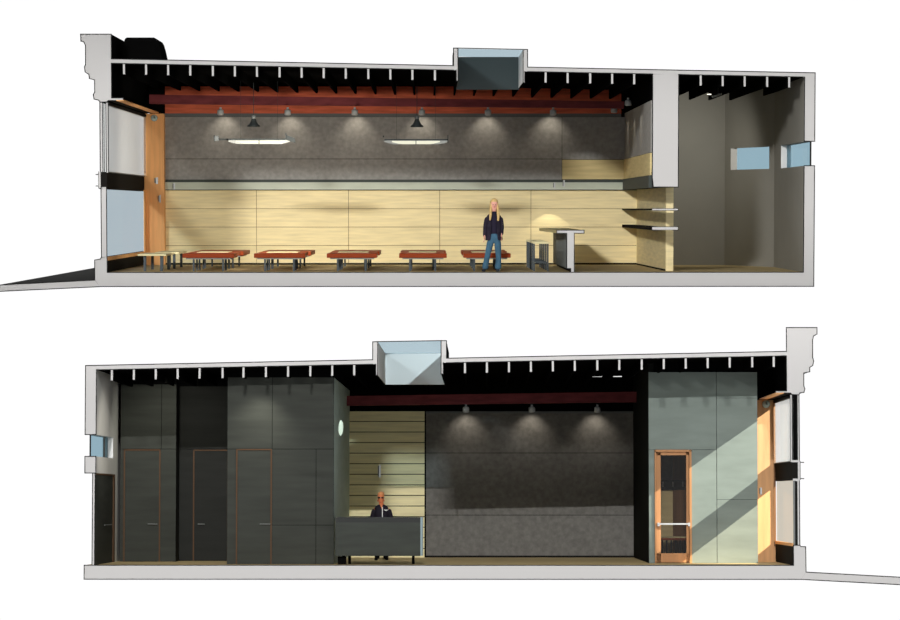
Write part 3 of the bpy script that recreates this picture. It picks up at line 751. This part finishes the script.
# --- roof
xs = [111, 133, 155, 177, 199, 222, 243, 265.5, 287.7, 310, 332, 354, 465, 487, 509, 531, 553, 575, 597.5, 619.5, 642, 664, 686, 708, 730, 752.5, 774]
def jend(x): return dep(.99) if 224 < x < 330 else dep(.94) if x < 224 else (dep(.97) if x > 655 else YB - .2)
js = [(x, rb(x) - .5, rb(x) + 10.8, 0, jend(x)) for x in xs] + [(x, rb(x) - .5, rb(x) + 10.8, YS + .12, YB - .2) for x in (376.5, 398.5, 420.5, 442.5)]
def sky_b(m):
    m.prism(PP((372.5, 341.8), (377.5, 341.8), (377.5, 375.3), (375.7, 375.3), (375.7, rb(375)), (372.5, rb(372.5))), 0, YS, 'black', 'cut')
    m.prism(PP((441, 340.8), (446.5, 340.8), (446.5, rb(446.5)), (443.2, rb(443)), (443.2, 373.8), (441, 373.8)), 0, YS, 'black', 'cut')
    m.box(X(377.3), X(441.2), YS, YS + .15, Z(375), Z(341), 'well_white').box(X(377.4), X(377.9), .02, YS, Z(375), Z(342), 'well_white_side').box(X(440.7), X(441.1), .02, YS, Z(373.5), Z(341), 'well_white_side')
    m.prism(PP((372, rt(372) + .3), (447, rt(447) + .3), (447, rb(447)), (372, rb(372))), YS + .01, YW, 'black')
    m.line(PP((377.5, 342), (377.5, 375.3), (375.7, 375.3), (375.7, rb(375)))).line(PP((441, 341), (441, 373.8), (443.2, 373.8), (443.2, rb(443))))
    m.line(PP((372.5, rt(372.5)), (372.5, 341.6), (377.5, 341.4), (441, 340.4), (446.5, 340.5), (446.5, rt(446.5))))
roof(js, [[(95.5, rt(95.5)), (372.5, rt(372.5)), (372.5, rb(372.5)), (95.5, rb(95.5))],
          [(446.5, rt(446.5)), (786.8, rt(786.8)), (786.8, rb(786.8)), (446.5, rb(446.5))]], YW,
     [[(84.5, rt(84.5)), (372.5, rt(372.5))], [(446.5, rt(446.5)), (786.8, rt(786.8))], [(95.5, rb(95.5)), (372.5, rb(372.5))], [(446.5, rb(446.5)), (786.8, rb(786.8))]], [sky_b],
     'ceiling', 'thin sloping roof slab with black joists, lower section')
w = thing('window_8', (X(409), 0, Z(341)), 'blue roof light glazing over the raised curb, lower section', 'skylight', kind='structure')
part('pane', MB().prism(PP((377.5, 341.8), (441, 340.8), (441, 341.3), (377.5, 342.3)), .01, YS - .01, 'glass_sky'), w)

# --- left end wall with window and door
m = MB()
yw1 = dep(.955)
m.box(X(84.5), X(95.5), 0, dep(.93), Z(434.5), Z(365.4), 'room_light', front='cut')
m.box(X(84.5), X(95.5), 0, dep(.93), Z(473), Z(456.3), 'room_light', front='cut')
m.box(X(84.5), X(95.5), yw1, dep(.93), Z(456.3), Z(434.5), 'room_light')
m.box(X(84.5), X(95.5), dep(.95), dep(.93), zf, Z(473), 'room_light')
m.line(PP((95.5, rb(95)), (95.5, 434.5), (84.5, 434.5), (84.5, 365.3))).line(PP((84.5, 456.3), (95.5, 456.3), (95.5, 473), (84.5, 473), (84.5, 456.3)))
struct('wall_left', m, 'light grey end wall with high window and a door, left end of the lower section', 'wall')
w = thing('window_9', (X(90), 0, Z(456)), 'small blue high window in the left end wall, lower section', 'window', kind='structure')
part('pane', MB().box(X(89.6), X(90), .03, yw1, Z(456.3), Z(434.5), 'glass_blue'), w)
part('window_frame', MB().box(X(89), X(90.4), 0, .03, Z(456.3), Z(434.5), 'line'), w)
part('window_jamb', MB().box(X(90), X(95.3), yw1 - .02, yw1, Z(456.3), Z(434.5), 'white_paint').box(X(90.1), X(90.8), dep(.967), dep(.9645), Z(456.3), Z(434.5), 'lamp_grey'), w)
w = thing('door_1', (X(94), 1, zf), 'dark door with thin brown frame in the left end wall, lower section', 'door', kind='structure')
leaf = part('door_leaf', MB().box(X(93), X(94.8), .02, dep(.951), zf, Z(474), 'dark_green').box(X(92.4), X(94.4), -.003, .02, zf, Z(473), 'cut').line(PP((94.8, 473), (94.8, 565))).line(PP((92.3, 473), (92.3, 565))), w)
part('door_frame', MB().box(X(94.8), X(95.8), .02, dep(.95), Z(474.5), Z(473), 'door_frame').box(X(94.8), X(95.8), dep(.9535), dep(.95), zf, Z(474), 'door_frame'), w)
part('door_handle', MB().tube((X(96.2), dep(.978), Z(525.5)), (X(96.2), dep(.96), Z(525.5)), .012, 'lamp_grey').tube((X(94.8), dep(.962), Z(525.5)), (X(96.4), dep(.962), Z(525.5)), .012, 'lamp_grey'), leaf)

# --- dark panelled volumes at left
def door_in(n, k, x0, x1, y0, hx0, hx1, hy, label, mt, mirror=False):
    y = dep(k)
    w = thing(n, (X((x0 + x1) / 2, k), y, zf), label, 'door', kind='structure')
    leaf = part('door_leaf', MB().box(X(x0 + 1, k), X(x1 - 1, k), y - .012, y + .0, zf + .01, Z(y0 + 1, k), mt), w)
    fr = MB().box(X(x0 - .4, k), X(x0 + .9, k), y - .03, y, zf, Z(y0, k), 'door_frame').box(X(x1 - .9, k), X(x1 + .4, k), y - .03, y, zf, Z(y0, k), 'door_frame')
    fr.box(X(x0, k), X(x1, k), y - .03, y, Z(y0 + 1, k), Z(y0 - .2, k), 'door_frame')
    part('door_frame', fr, w)
    h = MB().tube((X(hx0, k), y - .06, Z(hy, k)), (X(hx1, k), y - .06, Z(hy, k)), .012, 'lamp_grey')
    hr = hx1 if not mirror else hx0
    h.tube((X(hr, k), y - .06, Z(hy, k)), (X(hr, k), y - .012, Z(hy, k)), .015, 'lamp_grey')
    part('door_handle', h, leaf)
kA, kR, kC, kG = .945, .935, .985, .968
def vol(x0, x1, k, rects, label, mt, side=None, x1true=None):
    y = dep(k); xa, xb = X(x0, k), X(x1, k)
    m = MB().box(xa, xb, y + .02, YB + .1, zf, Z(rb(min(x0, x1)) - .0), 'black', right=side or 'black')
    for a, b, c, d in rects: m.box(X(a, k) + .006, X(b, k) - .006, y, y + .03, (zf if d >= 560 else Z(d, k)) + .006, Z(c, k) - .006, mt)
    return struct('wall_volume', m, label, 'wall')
vol(120, 176, kA, [(120, 161, 384, 449), (161, 176, 384, 449), (120, 176, 449, 565)], 'dark panelled wall with a door beside the end wall, lower section', 'dark_green', 'dark_green_shaded')
vol(176, 230, kR, [(170, 231, 386, 449), (170, 231, 449, 565)], 'darkest recessed wall bay with a door, lower section', 'dark_green_shaded')
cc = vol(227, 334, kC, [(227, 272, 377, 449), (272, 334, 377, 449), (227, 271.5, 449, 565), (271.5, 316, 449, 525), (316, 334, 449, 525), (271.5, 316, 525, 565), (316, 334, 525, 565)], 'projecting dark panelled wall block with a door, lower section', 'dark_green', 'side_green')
door_in('door_2', kA, 124, 160, 449.5, 148, 157, 524, 'dark door in thin brown frame near the left end wall', 'dark_green')
door_in('door_3', kR, 193.5, 228, 449.8, 198.5, 205, 524, 'dark door in the recessed bay, right frame hidden', 'dark_green_shaded', True)
door_in('door_4', kC, 236.5, 271.5, 449.2, 260, 270, 524, 'dark door in thin brown frame on the projecting block', 'dark_green')

# --- back wall
m = MB().box(X(330), X(660), YB + .03, YW, zf, Z(360), 'black')
wb = struct('wall_back', m, 'back wall with cream boards at left and dark grey panels, lower section', 'wall')
part('girder', MB().prism([(X(345, .9), Z(396, .9)), (X(650, .9), Z(391.5, .9)), (X(650, .9), Z(401.8, .9)), (X(345, .9), Z(405.5, .9))], dep(.9), dep(.9) + .3, 'purple'), wb, 'dark purple-red girder')
part('wood_panelling', panels([(351.5 - 3, 425, 411 + 10.55 * i, 411 + 10.55 * (i + 1)) for i in range(14)], YB - .1, 0, 'cream_slat', .011), wb, 'cream horizontal boards')
part('grey_panel', panels([(425.8, 635, 413, 453), (425.8, 635, 453, 515), (425.8, 635, 515, 557)], YB - .03, 0, 'grey_panel', .006), wb, 'dark grey textured panels')
part('cove', MB().box(X(425.8, SB), X(635, SB), YB - .12, YB - .03, Z(413.4, SB), Z(411.5, SB), 'grey_cove'), wb)
struct('baseboard_back', MB().box(X(425.8, SB), X(634, SB), YB - .06, YB - .03, zf, zf + .05, 'charcoal'), 'thin black baseboard under the dark grey wall, lower section', 'baseboard')

# --- green entrance wall with glazed door
yg = dep(kG)
z450 = Z(450, kG)
m = MB()
def gpan(a, b, c, d): m.box(X(a, kG) + .006, X(b, kG) - .006, yg, yg + .06, (zf if d >= 562 else Z(d, kG)) + .004, Z(c, kG) - .004, 'green')
gpan(648.5, 654.5, 449.8, 565); gpan(691, 716.5, 449.8, 565); gpan(648.5, 716.5, 372, 449.8)
gpan(716.5, 757.5, 372, 398); gpan(716.5, 757.5, 398, 499.5); gpan(716.5, 757.5, 499.5, 565)
m.box(X(648.5, kG), X(654, kG), yg + .06, YW, zf, Z(rb(650)), 'side_dark')
m.box(X(654, kG), X(757, kG), yg + .06, yg + .1, z450, Z(rb(700)), 'black').box(X(691.5, kG), X(757, kG), yg + .06, yg + .1, zf, z450, 'black')
struct('wall_entrance', m, 'sunlit grey-green panelled wall with the glazed wooden door, lower section', 'wall')
w = thing('door_5', (X(672, kG), yg, zf), 'glazed wooden entrance door with a steel push bar, lower section', 'door', kind='structure')
K = kG
fr = MB().box(X(654.5, K), X(656, K), yg - .04, yg + .08, zf, Z(450, K), 'wood_door_shaded').box(X(689, K), X(691.3, K), yg - .04, yg + .08, zf, Z(450, K), 'wood_door_shaded').box(X(654.5, K), X(691.3, K), yg - .04, yg + .08, Z(452, K), Z(449.8, K), 'wood_door_shaded')
part('door_frame', fr, w)
lf = MB().box(X(656.2, K), X(660.5, K), yg, yg + .05, zf + .02, Z(452.2, K), 'wood_door_shaded').box(X(686, K), X(688.6, K), yg, yg + .05, zf + .02, Z(452.2, K), 'wood_door_shaded')
lf.box(X(656.2, K), X(688.6, K), yg, yg + .05, Z(455.2, K), Z(452.2, K), 'wood_door_shaded').box(X(656.2, K), X(688.6, K), yg, yg + .05, zf + .02, Z(553, K), 'wood_door_shaded')
leaf = part('door_leaf', lf, w)
part('pane', MB().box(X(660.5, K), X(686, K), yg + .02, yg + .03, Z(553, K), Z(455.2, K), 'glass_door'), leaf)
part('push_bar', MB().box(X(657.5, K), X(689, K), yg - .08, yg - .05, Z(524.6, K), Z(523, K), 'steel').box(X(657, K), X(659, K), yg - .07, yg, Z(526, K), Z(522.5, K), 'steel').box(X(687.5, K), X(689.5, K), yg - .07, yg, Z(526, K), Z(522.5, K), 'steel'), leaf, 'steel push bar')
# room behind the door
k2 = dep(.94)
m = MB().box(X(645, .93), X(672.5, .94), k2, k2 + .1, Z(490, .94), Z(440, .94), 'grey_panel').box(X(645, .94), X(672.5, .94), k2, k2 + .1, zf, Z(490, .94), 'cream')
m.box(X(672.5, .94), X(700, .94), k2 - .05, k2 + .1, zf, Z(440, .94), 'wood_dark').box(X(645, .94), X(700, .94), k2 - .07, k2, Z(490, .94), Z(480, .94), 'black')
m.box(X(700, .94), X(701, .94), yg + .15, k2, zf, Z(440, .94), 'wood_dark')
struct('wall_vestibule', m, 'dark and wood wall seen through the glazed door', 'wall')
for px, wd in ((663.5, 'left coat hook on the black rail seen through the glass door'), (673.5, 'middle coat hook on the black rail seen through the glass door'), (683.5, 'right coat hook on the black rail seen through the glass door')):
    t = thing('coat_hook', (X(px, .945), dep(.945), Z(487, .945)), wd, 'hook', 'coat hooks behind the glass door')
    x_, y_ = X(px, .945), k2 - .07
    part('hook_plate', MB().box(x_ - .02, x_ + .02, y_ - .02, y_, Z(487, .945), Z(481.5, .945), 'white_mark'), t)
    part('hook_arm', MB().tube((x_, y_ - .02, Z(486, .945)), (x_, y_ - .07, Z(484, .945)), .01, 'steel'), t)
k3 = .955; zt = Z(536.5, k3)
t = thing('entry_table', (X(673, k3), dep(k3), zf), 'orange table with black legs seen through the glazed door', 'table')
part('tabletop', MB().box(X(660, k3), X(688, k3), dep(k3), dep(.945), zt - .03, zt, 'tabletop'), t, 'cream tabletop')
part('apron', MB().box(X(660.5, k3), X(687, k3), dep(k3) + .01, dep(k3) + .05, zt - .09, zt - .03, 'bench'), t, 'orange-red apron')
for px in (662, 666.5, 671, 675.5, 680, 684.5):
    part('leg', MB().box(X(px - .8, k3), X(px + .8, k3), dep(k3) + .06, dep(k3) + .1, zf, zt - .03, 'charcoal'), t)
disc(766, 404.2, .945, .095, 'round pale green wall clock at top of the sunlit wood pilaster')
bar_sconce(760.6, 487.5, 494.5, .945, 'slim grey bracket low on the sunlit wood pilaster', .045)

# --- floor and pavement
m = MB().box(X(84.5), X(792.6), 0, YW, Z(579), zf, 'floorwood', front='cut')
m.line(PP((84.5, 565), (792.6, 565))).line(PP((84.5, 565), (84.5, 579), (800, 579)))
struct('floor', m, 'wood floor on a thick grey cut slab, lower section', 'floor')
m = MB().prism(PP((805, 571.7), (899.6, 576.8), (899.6, 584.3), (800, 579)), 0, .12, 'asphalt', 'cut')
m.line(PP((805, 571.7), (899.6, 576.8), (899.6, 584.3), (800, 579)))
struct('ground', m, 'sloping grey pavement slab right of the lower section', 'pavement')

# --- spotlights of the lower section
GB = 'spotlights above the dark grey wall'
for px, wd in ((466, 'left spotlight above the dark grey wall, lower section'), (532, 'middle spotlight above the dark grey wall, lower section'), (597.5, 'right spotlight above the dark grey wall, lower section')):
    washer(px, 409.5, .905, 'small grey ' + wd, GB)
    lamp('SPOT', (X(px, .9), YB - .5, Z(410, .88)), (X(px, .9), YB + .1, Z(446, .88)), 22, (1, .9, .76), 95, .9, .05)
bar_sconce(380, 465, 477.5, .885, 'slim grey bracket on the cream boards above the man', .05, .1)

# --- counter of the reception
kc = .99
t = thing('reception_counter', (X(379, kc), dep(kc), zf), 'long dark grey-green counter in front of the man', 'counter')
part('front_panel', MB().box(X(335.5, kc), X(420.5, kc), dep(kc), dep(kc) + .08, Z(555.5, kc), Z(522.3, kc), 'counter'), t)
part('counter_top', MB().box(X(335.5, kc), X(420.5, kc), dep(kc) - .0, dep(kc) + .75, Z(522.3, kc), Z(517.2, kc), 'counter_top'), t)
part('end_panel', MB().box(X(420.5, kc), X(422.6, kc), dep(kc), dep(kc) + .75, Z(555.5, kc), Z(517.2, kc), 'counter_end'), t, 'pale blue end panel')
for px in (343, 349, 413):
    part('leg', MB().box(X(px - 1.4, kc), X(px + 1.4, kc), dep(kc) + .35, dep(kc) + .42, zf, Z(555.5, kc), 'black'), t)
part('crossbeam', MB().box(X(337, kc), X(420, kc), dep(kc) + .3, dep(kc) + .45, Z(556, kc), Z(553, kc), 'black'), t)
m = MB().box(X(337.5, kc), X(346, kc), dep(kc) + .13, dep(kc) + .28, zf, Z(556.3, kc), 'black')
single('under_counter_bin', m, 'black bin on the floor under the left end of the counter', 'bin', bevel=.02)

# --- man behind counter
km = .925; ym = dep(km)
def Wm(px, py, dy=0.0): return (X(px, km), ym + dy, Z(py, km))
mn = thing('person', (X(381, km), ym, zf), 'person behind the counter in sunglasses and dark zipped jacket', 'person')
def Wz(px, h, dy=0.0): return (X(px, km), ym + dy, zf + h)
sk = Sk(); pel = sk.p(Wz(381.6, .93), .10)
i = sk.chain([(Wz(381.6, 1.12), .10), (Wz(381.7, 1.33), .10), (Wz(381.6, 1.42), .085), (Wz(381.3, 1.505, -.01), (.058, .058))], pel)
sk.chain([(Wz(381.0, 1.57, -.03), (.068, .078)), (Wz(380.9, 1.645, -.03), (.082, .098)), (Wz(380.9, 1.72, -.015), (.080, .096)), (Wz(380.9, 1.765, 0), (.058, .07))], i)
for sx in (-1, 1):
    pts = [(Wz(381.6 + sx * 6.6, 1.36), .05), (Wz(381.6 + sx * 9.6, 1.14, .03), .048), (Wz(381.6 + sx * 8.4, .93, -.13), .034)]
    e = sk.chain(pts, 2 + 1 - 0 if False else 3)
    add_hand(sk, e, pts[-1][0], (0, -.35, -1), -sx)
    sk.chain([(Wz(381.6 + sx * 3.6, .84), .10), (Wz(381.6 + sx * 4.2, .48, -.02), .066), (Wz(381.6 + sx * 4.5, .10, .02), .046)], 0)
skin_obj('body', sk.v, sk.e, sk.r, 'skin_orange_lit', mn)
loft_part('jacket', [(Wz(381.6, .90), .19, .14), (Wz(381.6, 1.0), .185, .14), (Wz(381.6, 1.15), .185, .14), (Wz(381.6, 1.32), .205, .145), (Wz(381.6, 1.40), .195, .125), (Wz(381.5, 1.45), .14, .10), (Wz(381.4, 1.49), .08, .078)], 'man_jacket', mn, 'dark zipped jacket')
for sx in (-1, 1):
    j = Sk(); r0 = j.p(Wz(381.6 + sx * 6.6, 1.375), .088); j.chain([(Wz(381.6 + sx * 9.8, 1.14, .03), .066), (Wz(381.6 + sx * 8.6, .955, -.11), .05)], r0)
    skin_obj('sleeve', j.v, j.e, j.r, 'man_jacket', mn)
part('zip', MB().box(X(382.3, km), X(383.1, km), ym - .152, ym - .13, zf + .98, zf + 1.42, 'white_mark'), mn, 'white zip line')
part('collar', MB().prism([(X(380, km), zf + 1.49), (X(383, km), zf + 1.49), (X(382.2, km), zf + 1.36)], ym - .148, ym - .10, 'skin_orange_lit'), mn)
wx, wz_ = X(386.6, km), zf + 1.335
part('emblem', MB().prism([(wx - .065, wz_ + .02), (wx - .02, wz_ + .012), (wx, wz_ + .02), (wx + .02, wz_ + .012), (wx + .065, wz_ + .02), (wx + .03, wz_ - .012), (wx, wz_ - .022), (wx - .03, wz_ - .012)], ym - .155, ym - .12, 'white_mark'), mn, 'small white winged emblem')
j = Sk(); r0 = j.p(Wz(381.6, .92), (.165, .125))
for sx in (-1, 1): j.chain([(Wz(381.6 + sx * 3.6, .84), .112), (Wz(381.6 + sx * 4.2, .48, -.02), .08), (Wz(381.6 + sx * 4.5, .10, .02), .075), (Wz(381.6 + sx * 4.6, .03, .02), .07)], r0)
skin_obj('trousers', j.v, j.e, j.r, 'black', mn, label='dark trousers')
cap(mn, Wz(380.9, 1.742, .028), .094, .112, .088, 'hair_short')
face(mn, lambda a, b, c=0: (X(a, km), ym + c, Z(b, km)), 380.9, 498.0, .95, -.125, True)
gl = MB()
for sx in (-1, 1):
    gl.ellipsoid((X(380.9 + sx * 1.55, km), ym - .13, zf + 1.668), .032, .012, .020, 'dark_lens', 14, 8).tube((X(380.9 + sx * 2.9, km), ym - .125, zf + 1.675), (X(380.9 + sx * 3.6, km), ym - .02, zf + 1.675), .006, 'dark_lens', n=6)
gl.tube((X(380.2, km), ym - .135, zf + 1.672), (X(381.6, km), ym - .135, zf + 1.672), .006, 'dark_lens', n=6)
part('sunglasses', gl, mn, 'dark sunglasses')
for sx in (-1, 1):
    j = Sk(); r0 = j.p(Wz(381.6 + sx * 4.8, .045, .05), .042); j.chain([(Wz(381.6 + sx * 5.4, .042, -.06), (.046, .04)), (Wz(381.6 + sx * 6.2, .035, -.17), (.042, .03))], r0)
    skin_obj('shoe', j.v, j.e, j.r, 'black', mn, 1)

mn.matrix_world = mn.matrix_world @ Matrix.Scale(.965, 4)
# =================================================================== LIGHT
def beam(sec, target_px, direction, dist, half, power, col, blend, r, ty=0.0, spread=0.0, n=1, level=False, name='sunlight'):
    """distant lamp with an elliptical cone; half = half extents (m) across the beam, sideways and upwards.
    spread: the source is n lamps in a row this many metres wide (added to blur joist shadows sideways)"""
    d = (sec.M.to_3x3() @ Vector(direction)).normalized(); t = sec.M @ Vector((sec.X(target_px[0]), ty, sec.Z(target_px[1])))
    for i in range(n):
        off = Vector((spread * ((i + .5) / n - .5), 0, 0)); p = t - d * dist + off  # row of unseen lamps, smears the joist shadows along the section
        l = bpy.data.lights.new(name, 'SPOT'); l.energy = power / n; l.color = col
        l.spot_size = 2 * math.atan(max(half) / dist); l.spot_blend = blend; l.shadow_soft_size = r
        o = bpy.data.objects.new(name, l); C.objects.link(o)
        q = (t - p).to_track_quat('-Z', 'Y'); mx = max(half)
        if level:      # keep the long axis of the cone parallel to the section
            zz = (p - t).normalized(); xx = Vector((1, 0, 0)); xx = (xx - zz * xx.dot(zz)).normalized(); yy = zz.cross(xx)
            q = Matrix((xx, yy, zz)).transposed().to_quaternion()
        o.matrix_world = Matrix.LocRotScale(p, q, Vector((half[0] / mx, half[1] / mx, 1)))
# daylight from upper left of the front on the upper section, from straight above the front on the lower
beam(T, (450, 162), (.354, 1, -.275), 110, (24, 3.45), 332000, (1, .985, .95), .08, 2.4, spread=9, n=5, level=True)
beam(B, (450, 463), (.0, 1, -.411), 110, (28, 3.55), 306000, (1, .99, .97), .08, .25, spread=8.4, n=5, level=True)
# unseen spot added in the roof light well for the dark block's sun patch
SEC = B
lamp('SPOT', (X(425), 4.2, Z(366)), (X(331.8), 4.3, Z(423)), 620, (1, 1, .92), 52, .05, .01, sc=(1, .13, 1))
# low sun through the shop window, lower section
beam(B, (672, 508), (-1, .53, -.71), 45, (1.75, 4.8), 620000, (1, .94, .84), .08, .06, ty=3.88)
SEC = B
lamp('SPOT', (X(471), 1.5, Z(314)), (X(409), YS, Z(357)), 900, (1, .98, .94), 28, .15, .02, sc=(1, .46, 1))  # unseen spot added above the roof light to brighten its well

# bar lamp, unseen warm fill added at the left, end-room lamp, upper section
SEC = T
lamp('SPOT', (X(549, .88), YB - .55, Z(209, .88)), (X(549, .88), YB + .1, Z(247, .88)), 9, (1, .93, .7), 88, .10, .02)
lamp('SPOT', (X(300), .6, Z(185)), (X(165), YB, Z(160)), 760, (1, .93, .80), 120, .8, .4)
lamp('SPOT', (X(718), dep(.93), Z(110)), (X(695), dep(.89), Z(170)), 260, (1, .97, .88), 130, 1, .2)
SEC = B  # unseen spots added to brighten the walls at left, lower section
lamp('SPOT', (X(262), .15, Z(392)), (X(256), 1.0, Z(432)), 90, (1, .97, .85), 95, 1, .1)
lamp('SPOT', (X(190), .5, Z(420)), (X(95.5), 1.2, Z(440)), 90, (1, .93, .82), 70, .8, .1)
lamp('SPOT', (X(158), dep(.975), Z(382)), (X(156), dep(.945), Z(440)), 170, (1, .97, .85), 110, 1, .2)

# sky: bright overcast white beyond the building, dimmer on the viewer's side
wd = bpy.data.worlds.new('sky'); bpy.context.scene.world = wd; wd.use_nodes = True
nt = wd.node_tree; bg = nt.nodes['Background']
tc = nt.nodes.new('ShaderNodeTexCoord'); sp = nt.nodes.new('ShaderNodeSeparateXYZ'); mr = nt.nodes.new('ShaderNodeMapRange')
mr.inputs['From Min'].default_value = .35; mr.inputs['From Max'].default_value = .75
mr.inputs['To Min'].default_value = .56; mr.inputs['To Max'].default_value = 1.02
nt.links.new(tc.outputs['Generated'], sp.inputs[0]); nt.links.new(sp.outputs['Y'], mr.inputs['Value']); nt.links.new(mr.outputs['Result'], bg.inputs['Strength'])
bg.inputs['Color'].default_value = (1, 1, 1, 1)

# =================================================================== CAMERA
cam = bpy.data.cameras.new('camera'); co = bpy.data.objects.new('camera', cam); C.objects.link(co)
co.location = (0, -D, 0); co.rotation_euler = (math.pi / 2, 0, 0)
cam.sensor_width = 36; cam.lens = F / 900 * 36; cam.shift_x = -(PX - 450) / 900; cam.shift_y = (PY - 310) / 900
cam.clip_end = 500
sc = bpy.context.scene; sc.camera = co
sc.view_settings.view_transform = 'Standard'; sc.view_settings.look = 'None'
sc.view_settings.exposure = 0; sc.view_settings.gamma = 1; sc.view_settings.use_curve_mapping = False
